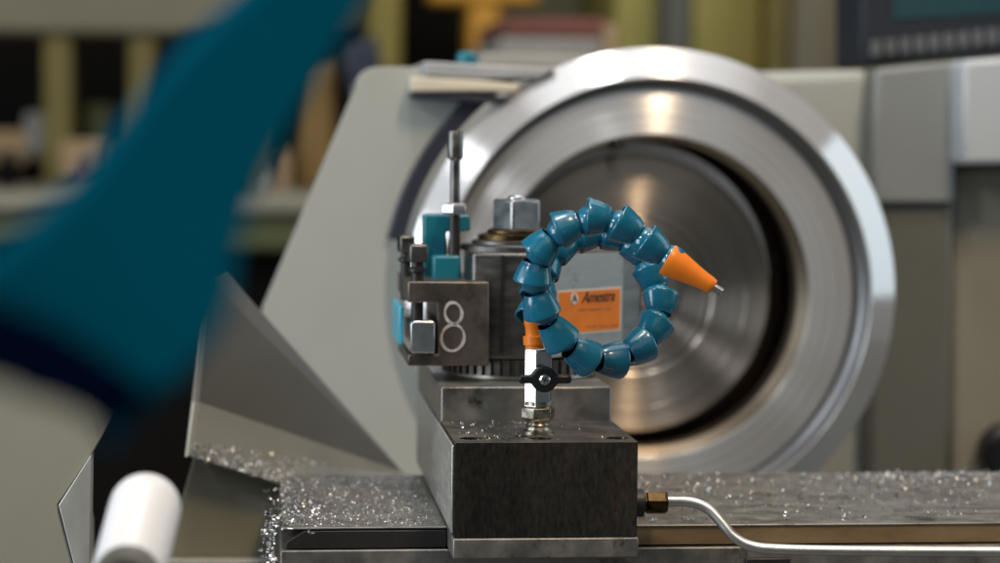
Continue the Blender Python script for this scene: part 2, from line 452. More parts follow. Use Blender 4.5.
link('valve_body', bm_lathe([(0, h0 - 0.0008), (hexr * 0.8, h0 - 0.0008), (hexr * 0.93, h0), (hexr, h0 + 0.0008), (hexr, h1 - 0.0008), (hexr * 0.93, h1), (0, h1)], vb, (0, 0, 1), 6, twist=tw), M['chrome'], val, angle=20, bevel=0.0003)
# wing handle on the front
hc = at(544, 379, VY - 0.0095)
hub_r = 13.2 * s
HY0, HY1 = VY - 0.0125, VY - 0.0072
out = []
def rotp(px, pz):
    return Vector((hc.x + px, HY0, hc.z + pz))
pts2 = []
for a in range(20, 161, 10): pts2.append((hub_r * math.cos(R(a)), hub_r * math.sin(R(a))))
L1 = 25 * s; hh = 4.2 * s
pts2 += [(-hub_r * 1.1, hh), (-L1, hh), (-L1 - 0.0006, 0), (-L1, -hh), (-hub_r * 1.1, -hh)]
for a in range(200, 341, 10): pts2.append((hub_r * math.cos(R(a)), hub_r * math.sin(R(a))))
pts2 += [(hub_r * 1.1, -hh), (L1 + .0006, -hh), (L1 + 0.0012, 0), (L1 + .0006, hh), (hub_r * 1.1, hh)]
bm = bm_prism([rotp(x, z) for x, z in pts2], Vector((0, HY1 - HY0, 0)))
hd = link('handle', bm, M['black'], val, bevel=0.0009, seg=3)
bm = bm_lathe([(0.0024, 0), (0.0024, 0.0005), (0.0018, 0.0010), (0, 0.0011)], (hc.x, HY0, hc.z), (0, -1, 0), 24)
sc_ = link('screw', bm, M['chrome'], hd)
bm = bm_box((hc.x - 0.0014, HY0 - 0.0013, hc.z - 0.0003), (hc.x + 0.0014, HY0 - 0.0009, hc.z + 0.0003))
bm_box((hc.x - 0.0003, HY0 - 0.00135, hc.z - 0.0014), (hc.x + 0.0003, HY0 - 0.00095, hc.z + 0.0014), bm)
bm.transform(Matrix.Translation((hc.x, 0, hc.z)) @ Matrix.Rotation(R(20), 4, 'Y') @ Matrix.Translation((-hc.x, 0, -hc.z)))
link('screw_slot', bm, M['blackdark'], hd)

# ================================================================ COOLANT HOSE
chain = [  # centres of the segments, from valve to nozzle: pixel x, y, distance
    (535, 309, 1.058), (540, 288, 1.064), (547, 263, 1.069), (564, 244, 1.072), (590, 234, 1.075), (617, 236, 1.075),
    (641, 252, 1.073), (653, 279, 1.071), (660, 305, 1.066), (652, 331, 1.061), (635, 350, 1.055), (608, 360, 1.048), (579, 353, 1.042),
    (555, 331, 1.037), (539, 302, 1.033), (534, 271, 1.030), (544, 245, 1.028), (569, 226, 1.026), (599, 218, 1.025),
    (628, 228, 1.024), (654, 248, 1.023), (680, 266, 1.022)]
hb = at(533, 350, VY)
hose = empty('coolant_hose', hb, 'coiled blue segmented coolant hose with an orange nozzle, screwed onto the valve', 'coolant hose')
bm = bm_lathe([(0.0046, 0), (0.0046, 0.003), (0.0054, 0.0032), (0.0054, 0.0070), (0.0042, 0.0073), (0.0042, 0.011), (0.0046, 0.0125), (0.0046, 0.0150), (0.0036, 0.016), (0, 0.016)],
              Vector((vx - 0.0013, VY, hb.z - 0.0006)), (-0.06, 0, 1), 16)
link('connector', bm, M['orange'], hose, angle=30)
P3 = [at(*c) for c in chain]
# a filler through the first joint keeps the hose on its connector
for i in range(len(P3) - 1):
    p = P3[i]; nx = P3[i + 1]
    pv = P3[i - 1] if i else at(533, 333, VY)
    d_out = (nx - p); d_in = (p - pv)
    ax = (d_in.normalized() * 0.4 + d_out.normalized() * 0.6).normalized()
    Ls = d_out.length
    start = p - ax * (Ls * 0.42)
    K = 0.001
    f = random.uniform(0.97, 1.03)
    prof = [(6.95, 4.0), (7.4, 1.0), (7.8, 0.1), (8.45, 0.0), (8.72, 0.35), (8.78, 0.9), (8.55, 2.0), (8.0, 4.4), (7.35, 6.8), (6.75, 8.8), (6.15, 10.1), (5.65, 10.9), (5.5, 11.6)]
    prof = [(r * K * 0.99, h * K * Ls / 0.0150) for r, h in prof]
    # ball that plugs into the next segment
    bc = nx - (ax * 0.2 + d_out.normalized() * 0.8).normalized() * (Ls * 0.30)
    rb = 6.8 * K
    bm = bm_lathe(prof, start, ax, 40)
    ball = []
    for k in range(0, 15):
        th = R(-62 + k * 10)
        ball.append((rb * math.cos(th), rb * math.sin(th)))
    ballax = (bc - (start + ax * (11.6 * K))).normalized()
    bm_lathe(ball, bc, ballax, 40, bm)
    # moulded seam line on the bell
    link('hose_segment', bm, M['hose'], hose, angle=50, origin=p)
ntip = at(714, 287, 1.018); nb = at(667, 259, 1.0225)
ax = (ntip - nb).normalized(); Ln = (ntip - nb).length
prof = [(6.0, 0.10), (7.0, 0.03), (7.5, 0.0), (7.7, 0.03), (7.5, 0.12), (6.3, 0.35), (5.1, 0.58), (4.3, 0.76), (3.9, 0.90), (3.5, 0.985), (3.0, 1.0), (1.8, 1.0)]
nz = link('nozzle', bm_lathe([(r * .00094, h * Ln) for r, h in prof], nb, ax, 48), M['orange'], hose, angle=45, origin=nb)
link('nozzle_tip', bm_lathe([(0.0019, Ln * 0.96), (0.0017, Ln + 0.0042), (0.0012, Ln + 0.0046), (0.0011, Ln)], nb, ax, 20), M['bright'], nz)

# =================================================================== TOOL POST
TPY = 1.163
tc = at(521, 375, TPY); tpb = Vector((tc.x, TPY, zu))
tp = empty('tool_post', tpb, 'grey steel quick change tool post with orange label and square top nut', 'tool post')
# toothed ring
N = 52; pts = []
for k in range(N):
    for fr, rr in ((0.0, 0.0375), (0.28, 0.0375), (0.36, 0.0395), (0.92, 0.0395)):
        a = 2 * math.pi * (k + fr) / N
        pts.append((tpb.x + rr * math.cos(a), TPY + rr * math.sin(a), zu + 0.0022))
zr = at(520, 361, 1.125).z
link('toothed_ring', bm_prism(pts, Vector((0, 0, zr - zu - 0.0022))), M['post'], tp, smooth=False)
link('base_disc', bm_lathe([(0.036, 0), (0.0365, 0.0005), (0.0365, 0.0021), (0.036, 0.0022)], tpb, (0, 0, 1), 64, closed=True), M['ground'], tp)
ztop = at(520, 253, 1.127).z
foot = [(463, 1.165), (466, 1.140), (472, 1.131), (500, 1.127), (545, 1.1245), (622, 1.1635), (641, 1.176), (640, 1.205), (600, 1.225), (500, 1.22), (470, 1.20)]
fp = [(at(x, 300, Y).x, Y, zr + 0.0003) for x, Y in foot]
body = link('post_body', bm_prism(fp, Vector((0, 0, ztop - zr - 0.0003))), M['post'], tp, bevel=0.0016, seg=3, angle=18)
# vertical slot on the front face
slx = at(502, 300, 1.126).x
link('slot_liner', bm_box((slx - 0.0007, 1.1255, zr + 0.004), (slx + 0.0007, 1.135, ztop - 0.001)), M['blackdark'], tp)
cz = ztop
capc = Vector((at(517, 240, TPY).x, TPY, cz))
link('top_collar', bm_lathe([(0.0285, 0), (0.0285, 0.0022), (0.0272, 0.003), (0.0225, 0.0032), (0.0225, 0.0045), (0.0210, 0.005), (0, 0.005)], capc, (0, 0, 1), 64), M['post'], tp, angle=25)
link('washer', bm_lathe([(0.0195, 0.005), (0.0195, 0.0075), (0.0150, 0.0085), (0.0150, 0.0095), (0.013, 0.0105), (0, 0.0105)], capc, (0, 0, 1), 48), M['brass'], tp, angle=25)
# square nut turned so that two of its faces show
nzb = at(516, 237, TPY).z; nzt = at(516, 199, TPY).z
nc = Vector((at(516.5, 218, TPY).x, TPY, 0))
hw = 0.00865; ang = R(29); sq = []
for k in range(4):
    a = ang + k * math.pi / 2
    v = Vector((hw * (math.cos(a) - math.sin(a)), hw * (math.sin(a) + math.cos(a)), 0))
    sq.append((nc.x + v.x, nc.y + v.y, nzb))
link('square_nut', bm_prism(sq, Vector((0, 0, nzt - nzb))), M['nutsteel'], tp, bevel=0.0014, seg=3)
link('stud_end', bm_lathe([(0.0045, 0), (0.0045, 0.0012), (0.0036, 0.002), (0, 0.002)], (nc.x, nc.y, nzt - 0.0002), (0, 0, 1), 32), M['bright'], tp)
# small oil hole right of the label
la = Vector(fp[4]); lb = Vector(fp[5])
fx = (lb - la); fx.z = 0; flen = fx.length; fx.normalize(); fn = Vector((fx.y, -fx.x, 0))
la = Vector((la.x, la.y, 0))
pl_ = [la + fx * 0.0008, la + fx * (flen - 0.0008), la + fx * (flen - 0.0008) + fn * 0.0016, la + fx * 0.0008 + fn * 0.0016]
link('side_block', bm_prism([Vector((p.x, p.y, zr + 0.0012)) for p in pl_], Vector((0, 0, ztop - zr - 0.0020))), M['ground2'], tp, bevel=0.0005)
la = la + fn * 0.0016
def onface(u, z, off=0.0):   # u in metres along the label face
    return Vector((la.x, la.y, 0)) + fx * u + fn * off + Vector((0, 0, z))
def u_of(px, py):            # metres along the face where that pixel's ray meets it
    d = ray(px, py); t = (la - CAM).dot(fn) / d.dot(fn); p = CAM + d * t
    return (p - la).dot(fx), p.z
u0, zb0 = u_of(556, 337); u1, zt1 = u_of(620.5, 286.5)
_, zb1 = u_of(620.5, 330.5)
bm = bm_prism([onface(u0, zb1, 0.0002), onface(u1, zb1, 0.0002), onface(u1, zt1, 0.0002), onface(u0, zt1, 0.0002)], fn * 0.0003)
lab = link('label', bm, M['paper'], tp)
e = 0.0010
bm = bm_prism([onface(u0 + e, zb1 + e, 0.0004), onface(u1 - e, zb1 + e, 0.0004), onface(u1 - e, zt1 - e, 0.0004), onface(u0 + e, zt1 - e, 0.0004)], fn * 0.0003)
link('label_face', bm, M['label'], lab)
uA, zA = u_of(573, 298.5)
bm = bm_lathe([(0.0029, 0.0007), (0.0029, 0.0010), (0, 0.0010)], onface(uA, zA), fn, 32)
link('logo_disc', bm, M['paper'], lab)
text('logo_letter', 'A', M['ink'], lab, onface(uA, zA, 0.00112), fx, (0, 0, 1), 0.0052, align='CENTER')
uT, zT = u_of(580.5, 298)
text('label_text', 'Amestra', M['ink'], lab, onface(uT, zT, 0.00085), fx, (0, 0, 1), 0.0078, shear=0.35, spacing=0.92)
for (xa, ya, wpx, hpx) in ((577, 311, 9, 1.6), (588, 310.5, 13, 1.6), (603, 310, 6, 1.6), (585, 327.5, 11, 1.5), (598, 327, 8, 1.5), (608, 326.5, 9, 1.5)):
    ua, za = u_of(xa, ya); ub, _ = u_of(xa + wpx, ya)
    link('label_line', bm_prism([onface(ua, za, .0006), onface(ub, za, .0006), onface(ub, za + hpx * PX(1.15), .0006), onface(ua, za + hpx * PX(1.15), .0006)], fn * 0.0002), M['faint_ink'], lab)
# =================================================================== TOOL HOLDER
HY, HB = 1.118, 1.20
S = PX(HY)
hld = empty('tool_holder', at(447, 366, 1.16), 'dark steel tool holder with a white painted number 8 on its end', 'tool holder')
prof = [(408, 281.5), (489, 282), (489, 366), (408, 366), (408, 354.5), (438, 354.5), (438, 302.5), (408, 302.5)]
link('holder_body', pxprism(prof, HY, HB), M['holder'], hld, bevel=0.0007)
def screw(px, py, Y, head_top, head_bot, bottom, wpx, twist):
    c = at(px, head_bot, Y); s_ = PX(Y)
    z1 = at(px, head_top, Y).z; z0 = c.z; zl = at(px, bottom, Y).z
    half = wpx * s_ / 2
    bm = bmesh.new(); sqp = []
    for k in range(4):
        a = twist + math.pi / 4 + k * math.pi / 2
        sqp.append((c.x + half * 1.38 * math.cos(a), Y + half * 1.38 * math.sin(a), z0))
    bm_prism(sqp, Vector((0, 0, z1 - z0)), bm)
    sh = link('clamp_screw', bm, M['post'], hld, bevel=0.0012, seg=3)
    bm = bm_lathe([(half * 0.62, 0.0003), (half * 0.62, -0.0022), (half * 0.98, -0.003), (half * 0.98, -0.0045), (half * 0.66, -0.0052), (half * 0.66, zl - z0)], (c.x, Y, z0), (0, 0, 1), 24, closed=True)
    link('screw_shank', bm, M['blackdark'], sh, angle=30)
screw(417.5, 0, 1.128, 244, 262, 320, 19, R(6))
screw(406, 0, 1.160, 235.5, 252, 300, 16, R(12))
# painted number 8
def eight(cx, cy, rx, ry, n=28):
    return [at(cx + rx * math.cos(2 * math.pi * k / n), cy + ry * math.sin(2 * math.pi * k / n), HY - 0.0002) for k in range(n + 1)]
bm = bmesh.new()
path = []
for k in range(65):
    t = 2 * math.pi * k / 64
    y = 326 - 23.5 * math.cos(t) + 1.5
    amp = 11.2 if y > 324 else 9.6
    x = 453 + amp * math.sin(2 * t) * (1.0 if y > 324 else 1.0) + (326 - y) * 0.06 * -1
    # rounder bowls
    path.append(at(x, y, HY - 0.0002))
def ring8(cx, cy, rx, ry, bm, skew=0.0):
    o_, i_ = [], []
    n = 40; w = 2.7
    for k in range(n):
        a = 2 * math.pi * k / n
        wv = w + 0.5 * math.sin(3 * a + cx)
        for lst, dr in ((o_, wv / 2), (i_, -wv / 2)):
            lst.append(bm.verts.new(at(cx + (rx + dr) * math.cos(a) + skew * math.sin(a), cy + (ry + dr) * math.sin(a), HY - 0.00035)))
    for k in range(n):
        j = (k + 1) % n
        bm.faces.new((o_[k], o_[j], i_[j], i_[k]))
ring8(453.5, 313.2, 8.4, 10.6, bm, 0.6)
ring8(452.8, 337.8, 11.4, 13.2, bm, -0.8)
geo = bmesh.ops.extrude_face_region(bm, geom=list(bm.faces))
bmesh.ops.translate(bm, verts=[v for v in geo['geom'] if isinstance(v, bmesh.types.BMVert)], vec=(0, 0.0004, 0))
link('number_eight', bm, M['white_mark'], hld, smooth=False)
# height adjuster: stud, nut, teal bracket
AY = 1.165
link('teal_bracket', pxprism([(424, 217), (427, 214.5), (470, 215), (470.5, 231), (446, 231.5), (446, 279.5), (424, 279.5)], AY, AY + 0.018), M['teal'], hld, bevel=0.0014, seg=3)
link('teal_foot', pxprism([(433, 256), (461, 255.5), (461.5, 281), (433, 281)], AY - 0.016, AY - 0.001), M['teal'], hld, bevel=0.0014, seg=3)
sb = at(453, 279, AY + 0.004); sY = AY + 0.004; ss = PX(sY)
zf = lambda y: at(453, y, sY).z - sb.z
_sv = Vector((at(452.5, 200, sY).x, sY - 0.014, sb.z))
link('adjusting_stud', bm_lathe([(5.0 * ss, zf(214)), (5.0 * ss, zf(158))], _sv, (0, 0, 1), 24, closed=True), M['post'], hld)
link('stud_thread', bm_lathe([(5.4 * ss, 0)] + [((5.6 if k % 2 else 4.9) * ss, zf(262) * (k / 40)) for k in range(1, 40)] + [(5.6 * ss, zf(231))] + [(5.4 * ss, zf(214.2))], _sv, (0, 0, 1), 24, closed=True), M['blackdark'], hld)
stc = Vector((at(452.5, 200, sY).x, sY - 0.014, sb.z))
link('stud_cap', bm_lathe([(5.0 * ss, zf(160)), (7.6 * ss, zf(157)), (7.8 * ss, zf(154)), (7.8 * ss, zf(133)), (7.0 * ss, zf(131)), (0, zf(131))], stc, (0, 0, 1), 28), M['post'], hld, angle=30)
link('lock_nut', bm_lathe([(5 * ss, zf(213.5)), (12.5 * ss, zf(213)), (13.5 * ss, zf(211.5)), (13.5 * ss, zf(206)), (12 * ss, zf(202.5)), (5 * ss, zf(202.5))], stc, (0, 0, 1), 6, twist=.3), M['bright'], hld, angle=25, bevel=0.0003)
# cutting tool gripped in the slot
tl = empty('cutting_tool', at(421, 354, 1.16), 'square shank cutting tool with blue side clamped in the slot of the tool holder', 'cutting tool')
link('tool_shank', pxprism([(410.5, 323.5), (413, 321), (434, 321), (435, 323), (435, 353.6), (410.5, 353.6)], HY - 0.004, HB - 0.002), M['chrome'], tl, bevel=0.0012, seg=3)
link('blue_guard', bm_box((at(398.5, 320, 1.13).x, 1.128, at(400, 345, 1.13).z), (at(403.5, 320, 1.13).x, 1.185, at(400, 306, 1.13).z)), M['cyan'], tl, bevel=0.0008)

# ======================================================================= CHUCK
CY = 1.40; cs_ = PX(CY + 0.0165) * 1.018
cc = at(653, 295, CY + 0.0165); cc.y = CY
ch = empty('lathe_chuck', cc, 'big polished steel chuck with a chamfered rim and a deep turned bore', 'lathe chuck')
ch.rotation_euler = (R(90), 0, 0)     # local Z points at the viewer
def chuck_part(name, prof, mat, n=160, parent=ch, ang=20):
    bm = bm_lathe([(r * cs_, -h) for r, h in prof], (0, 0, 0), (0, 0, 1), n)
    bmesh.ops.recalc_face_normals(bm, faces=bm.faces)
    me = bpy.data.meshes.new(name); bm.to_mesh(me); bm.free(); me.materials.append(mat)
    o = bpy.data.objects.new(name, me); COL.objects.link(o); o.parent = parent
    me.polygons.foreach_set('use_smooth', [True] * len(me.polygons)); me.set_sharp_from_angle(angle=R(ang))
    return o
chuck_part('rim', [(241, 0.09), (243, 0.05), (245.5, 0.020), (246.3, 0.0165), (245.4, 0.0145), (216.5, 0.0005), (215.5, 0.0003), (214.5, 0.0012)], M['rim'])
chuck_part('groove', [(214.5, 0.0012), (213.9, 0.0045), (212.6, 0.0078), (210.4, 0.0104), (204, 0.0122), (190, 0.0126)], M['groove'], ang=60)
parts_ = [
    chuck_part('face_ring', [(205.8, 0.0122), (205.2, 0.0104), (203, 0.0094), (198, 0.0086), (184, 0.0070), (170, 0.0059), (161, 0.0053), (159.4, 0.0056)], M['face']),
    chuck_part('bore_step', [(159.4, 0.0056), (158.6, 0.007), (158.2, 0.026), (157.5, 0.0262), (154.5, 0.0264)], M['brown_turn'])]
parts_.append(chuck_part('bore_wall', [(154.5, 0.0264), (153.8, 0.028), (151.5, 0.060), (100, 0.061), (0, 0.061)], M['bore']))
for p_ in parts_: p_.location = (-5.0 * cs_, 0, 0)
disc = chuck_part('inner_disc', [(132, 0.0605), (139, 0.045), (140, 0.034), (140, 0.0318), (139.2, 0.0306), (137, 0.0300), (116, 0.0295), (115.4, 0.0300), (114, 0.0300), (113, 0.0295), (82, 0.0290), (80, 0.0297), (78.5, 0.0297), (77, 0.029), (46, 0.0285), (44, 0.027), (40, 0.026), (20, 0.023), (18, 0.03), (0, 0.03)], M['floor_turn'])
disc.location = (-17.0 * cs_, -0.5 * cs_, 0)
rear = chuck_part('lit_band_disc', [(138, 0.06), (140.5, 0.046), (141, 0.0345), (140, 0.0335), (120, 0.0335)], M['face'])  # added off-centre disc, gives the bore's top its lit grey band
rear.location = (-17.0 * cs_, 12.5 * cs_, 0)
# black plug standing for the dark inside a drilled hole in the bore's edge
hp = Vector((0, 0, 0))
bm = bm_lathe([(0, 0), (5.6 * cs_, 0), (6 * cs_, -0.0006), (6 * cs_, -0.024)], (0, 0, 0), (0, 0, 1), 28)
bm.transform(Matrix.Translation((-38 * cs_, 150 * cs_, -0.0045)))
bmesh.ops.recalc_face_normals(bm, faces=bm.faces)
me = bpy.data.meshes.new('dark_hole'); bm.to_mesh(me); bm.free(); me.materials.append(M['blackdark'])
o = bpy.data.objects.new('dark_hole', me); COL.objects.link(o); o.parent = ch
chuck_part('back_plate', [(0, 0.091), (236, 0.09), (236, 0.12), (150, 0.14), (150, 0.19), (0, 0.19)], M['groove'], n=96)

# ===================================================================== GUARD
GY = 1.425
poly = []
for a in range(0, 91, 15):     # rounded upper left corner
    poly.append((376 - 20 * math.cos(R(a)) * 1.0, 87 - 20 * math.sin(R(a))))
poly += [(522, 66)]
for a in range(238, 139, -6):
    poly.append((653 + 268 * math.cos(R(a)), 295 + 268 * math.sin(R(a))))
poly = poly[:-1] + [(455, 478), (455, 545), (268, 545), (268, 380), (262, 310)]
gd = link('chuck_guard', pxprism(poly, GY, GY + 0.02), M['greypaint'], None, bevel=0.007, seg=4)
tag(gd, 'tall pale grey guard plate with a rounded corner left of the chuck', 'guard')
bm = bmesh.new(); ro, ri = [], []
A0, A1, ST = 237, 192, -3
pa = []
for a in range(A0, A1 - 1, ST): pa.append((653 + 272 * math.cos(R(a)), 295 + 272 * math.sin(R(a))))
pb = []
for a in range(A1, A0 + 1, -ST): pb.append((653 + 254 * math.cos(R(a)), 295 + 254 * math.sin(R(a))))
es = link('edge_seal', pxprism(pa + pb, GY - 0.006, GY - 0.0006), M['rubber'], gd, bevel=0.0015)
es.parent = gd; es.location = Vector(es.location)

# ====================================================================== TRAY
TY = 1.23
def quad_sheet(name, rings, mat, parent, th=0.0015):
    bm = bmesh.new()
    for pts in rings:
        bm.faces.new([bm.verts.new(p) for p in pts])
    bmesh.ops.remove_doubles(bm, verts=bm.verts, dist=1e-5)
    o = link(name, bm, mat, parent, smooth=False)
    md = o.modifiers.new('sheet', 'SOLIDIFY'); md.thickness = th; md.offset = 0
    md = o.modifiers.new('edge', 'BEVEL'); md.width = 0.0005; md.segments = 2; md.limit_method = 'ANGLE'; md.angle_limit = R(50)
    return o
tr = empty('chip_tray', at(300, 490, TY), 'bent grey sheet metal chip deflector dusted with fine swarf along its bottom edge', 'splash guard')
A = at(207, 279, TY); A2 = at(226, 272, TY + .01); B = at(198, 402, TY); C = at(404, 474, TY + 0.10); D = at(190, 456, TY - 0.035); E = at(308, 492, TY - 0.03); F = at(432, 480, TY + 0.07)
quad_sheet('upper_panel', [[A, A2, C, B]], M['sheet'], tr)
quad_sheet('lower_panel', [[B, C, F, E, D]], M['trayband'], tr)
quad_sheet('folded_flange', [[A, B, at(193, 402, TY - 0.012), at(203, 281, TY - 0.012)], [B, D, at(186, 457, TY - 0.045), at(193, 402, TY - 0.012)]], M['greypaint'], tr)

# ================================================================== HEADSTOCK
hs = empty('headstock', at(800, 500, 1.6), 'pale grey headstock housing behind the chuck', 'machine housing')
link('front_casing', pxprism([(600, 74), (735, 72), (872, 69), (876, 520), (600, 520)], 1.60, 1.95), M['greypaint'], hs, bevel=0.008, seg=3)
link('left_casing', pxprism([(372, 70), (600, 72), (600, 520), (372, 520)], 1.605, 1.95), M['greypaint'], hs, bevel=0.008, seg=3)
link('side_door', pxprism([(874, 68), (956, 60), (951, 520), (868, 520), (868, 200)], 1.575, 1.9), M['doorshade'], hs, bevel=0.005, seg=3)
link('door_light_patch', pxprism([(876, 70), (956, 62), (955, 203), (874, 203)], 1.568, 1.5745), M['doorlit'], hs, bevel=0.002, seg=2)  # paler plate laid on for the light on the door's upper half
link('end_casing', pxprism([(952, 168), (1120, 160), (1120, 520), (950, 520)], 1.59, 1.9), M['warmgrey'], hs, bevel=0.005, seg=3)
link('gearbox_cover', pxprism([(963, 60), (1110, 48), (1110, 163), (963, 165)], 1.54, 1.9), M['bluegrey'], hs, bevel=0.004, seg=3)
link('control_knob', bm_lathe([(0, 0), (0.018, 0), (0.0215, 0.004), (0.0215, 0.022), (0.012, 0.026), (0.012, 0.036)], at(1016, 457, 1.556), (0, 1, 0), 40), M['black'], hs, angle=30)

# display on its bracket
dp = empty('digital_readout', at(950, 66, 1.72), 'dark digital readout with a teal screen and a row of grey keys on the headstock', 'display')
link('display_case', pxprism([(861, -60), (1090, -75), (1090, 44), (861, 67)], 1.70, 1.78), M['darkpanel'], dp, bevel=0.004, seg=3)
link('screen', pxprism([(893, -40), (1080, -48), (1080, 8), (893, 19)], 1.6985, 1.7005), M['screen'], dp)
for k in range(11):
    x = 872 + k * 14.5; dy = -(x - 872) * 0.105
    link('key', pxprism([(x, 41 + dy), (x + 10, 40 + dy), (x + 10, 56 + dy), (x, 57 + dy)], 1.694, 1.6998), M['key'], dp, bevel=0.001)

# things lying on the headstock
gl = link('board_shadow_ledge', pxprism([(410, 92.5), (508, 96.5), (505, 104), (410, 98)], GY - 0.016, GY - 0.0005), M['rubber'], gd, bevel=0.001)  # dark ledge added for the shadow under the board, carries it too
b1 = link('pale_board', pxprism([(411, 76.5), (478, 80), (521, 84), (516, 92), (470, 91), (411, 91.5)], GY - 0.018, GY - 0.0008), M['board'], None, bevel=0.0012)
tag(b1, 'pale wooden board lying under the grey slab on the guard top', 'board')
b2 = link('grey_slab', pxprism([(424, 61), (490, 65), (556, 68), (540, 78), (480, 79), (426, 75.5)], GY - 0.017, GY + 0.10), M['slab'], None, bevel=0.0012)
tag(b2, 'grey metal slab lying on the pale board above the chuck guard', 'slab')
b3 = link('grey_tray', pxprism([(480, 52), (600, 55), (605, 73), (480, 70)], 1.72, 1.85), M['boxgrey'], None, bevel=0.003)
tag(b3, 'light grey flat case lying behind the chuck rim under the red box', 'case')
b4 = link('teal_cap', bm_lathe([(0.006, 0), (0.0065, 0.002), (0.0065, 0.006), (0.004, 0.008), (0, 0.008)], at(467, 64.5, 1.45), (0, 0, 1), 28), M['teal'], None)
tag(b4, 'small teal cap standing on the grey slab below the orange post', 'cap')

# ======================================================== COOLANT PIPE
PY = 1.032
pp = empty('coolant_pipe', at(660, 503, PY), 'bent silver coolant pipe with a brown brass nut running right from the block', 'pipe')
path = smooth_path([at(652, 501.5, PY + .006), at(672, 501.5, PY + .004), at(692, 502.5, PY + .002), at(708, 509, PY), at(721, 522, PY - .003), at(734, 537, PY - .006), at(752, 546.5, PY - .008), at(780, 549.5, PY - .009), at(850, 551, PY - .010), at(950, 551.7, PY - 0.010), at(1080, 552, PY - 0.010)], 8)
link('tube', bm_tube(path, 5.4 * PX(PY), 20), M['alu'], pp)
na = at(640, 503, PY + .006)
link('nut', bm_lathe([(0, -0.002), (0.0046, -0.002), (0.0046, 0.0028), (0.0052, 0.003), (0.0054, 0.0042), (0.0054, 0.0112), (0.0048, 0.0122), (0.0030, 0.0124)], na, (1, 0, 0), 6, twist=.22), M['brass'], pp, angle=25, bevel=0.0003)
link('union', bm_lathe([(0.0063, -0.003), (0.0063, 0.0012), (0.0050, 0.0018)], na, (1, 0, 0), 16), M['blackdark'], pp, angle=25)

# ================================================ FOREGROUND BLUE LEVER
LY = 0.48
front = [(400, -60), (352, 20), (318, 78), (284, 135), (252, 198), (238, 250), (231, 300), (222, 330), (205, 352), (180, 376), (152, 390),
         (100, 352), (50, 324), (-60, 296), (-60, 290), (0, 258), (40, 226), (88, 184), (122, 140), (156, 94), (200, 44), (262, -10), (310, -60)]
back = [(392, -60), (344, 20), (310, 78), (276, 135), (246, 198), (233, 250), (227, 300), (218, 332), (200, 358), (160, 400), (108, 452),
        (92, 416), (45, 380), (-60, 340), (-60, 290), (-8, 250), (32, 218), (78, 176), (112, 132), (146, 88), (186, 38), (248, -14), (300, -60)]
bm = bmesh.new()
mid = front
def lever_y(x, y):
    k = 0.5 * max(0, min(1, x / 380)) + 0.5 * max(0, min(1, (400 - y) / 400))
    return 0.37 + 0.14 * k
r0 = [bm.verts.new(at(x, y, lever_y(x, y))) for x, y in front]
r1 = [bm.verts.new(at(x, y, lever_y(x, y) + .035)) for x, y in back]
n = len(front)
bm.faces.new(r0); bm.faces.new(r1[::-1])
for i in range(n):
    j = (i + 1) % n
    bm.faces.new((r0[i], r1[i], r1[j], r0[j]))
lve = empty('lever_arm', at(140, 430, LY + .02), 'big teal blue lever arm crossing the upper left close to the viewer, out of focus', 'lever')
link('arm', bm, M['lever'], lve, bevel=0.004, seg=4, angle=30)
underside = [(-60, 290), (0, 302), (52, 322), (100, 350), (148, 384), (122, 424), (104, 432), (86, 416), (45, 394), (-60, 366)]
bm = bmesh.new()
r0 = [bm.verts.new(at(x, y, lever_y(x, y) + .001)) for x, y in underside]
r1 = [bm.verts.new(at(x, y, lever_y(x, y) + .034)) for x, y in underside]
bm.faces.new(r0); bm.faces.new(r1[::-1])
for k in range(len(underside)):
    j = (k + 1) % len(underside); bm.faces.new((r0[k], r1[k], r1[j], r0[j]))
link('shaded_underside', bm, M['navyshade'], lve, bevel=0.003, seg=3)  # separate navy piece for the shaded underside of the arm

# ============================================= LOWER LEFT: HOUSING AND HANDLE
hg = empty('tailstock_housing', at(30, 563, 1.0), 'green grey painted housing in the bottom left corner below the blue lever', 'machine housing')
link('housing_body', pxprism([(-80, 300), (40, 335), (92, 400), (100, 440), (91, 456), (57, 505), (73, 566), (73, 1900), (-80, 1900)], 1.065, 1.2), M['greypaint2'], hg, bevel=0.0006, seg=2)
link('wiper_blade', pxprism([(91, 455), (90.5, 500), (89, 640), (74, 640), (74, 566), (58.5, 505.5)], 1.0635, 1.08), M['blade'], hg, bevel=0.0004)
wb = empty('hand_lever', at(120, 590, 0.90), 'rounded metal lever grip with its highlight painted white standing beside the green grey housing', 'handle')
p0 = at(112, 640, 0.80); p1 = at(145, 509, 0.845)
ax = (p1 - p0).normalized(); Lb = (p1 - p0).length; rb = 36 * PX(0.84)
prof = [(rb, 0), (rb, Lb)] + [(rb * math.cos(R(a)), Lb + rb * math.sin(R(a))) for a in range(10, 91, 10)]
link('grip', bm_lathe(prof, p0, ax, 40), M['glarebar'], wb)
hubc = at(124, 590, 0.78)
link('pivot_hub', bm_lathe([(0, -0.004), (33 * PX(.78), -0.004), (35 * PX(.78), 0), (35 * PX(.78), 0.02), (0, 0.02)], hubc, (0, 1, 0), 40), M['darkgrey'], wb, angle=30)
# lathe bed / apron below the tray
ap = link('apron', pxprism([(196, 453), (283, 480), (283, 640), (142, 640)], 1.2085, 1.24), M['apron'], None, bevel=0.0006)
tag(ap, 'green grey apron panel below the chip deflector', 'machine panel')
ledge = link('bed_ledge', pxprism([(160, 561.5), (283, 561), (283, 640), (160, 640)], 1.196, 1.2075), M['greypaint'], None, bevel=0.0008)
tag(ledge, 'pale ledge along the bottom edge beside the cross slide', 'machine ledge')

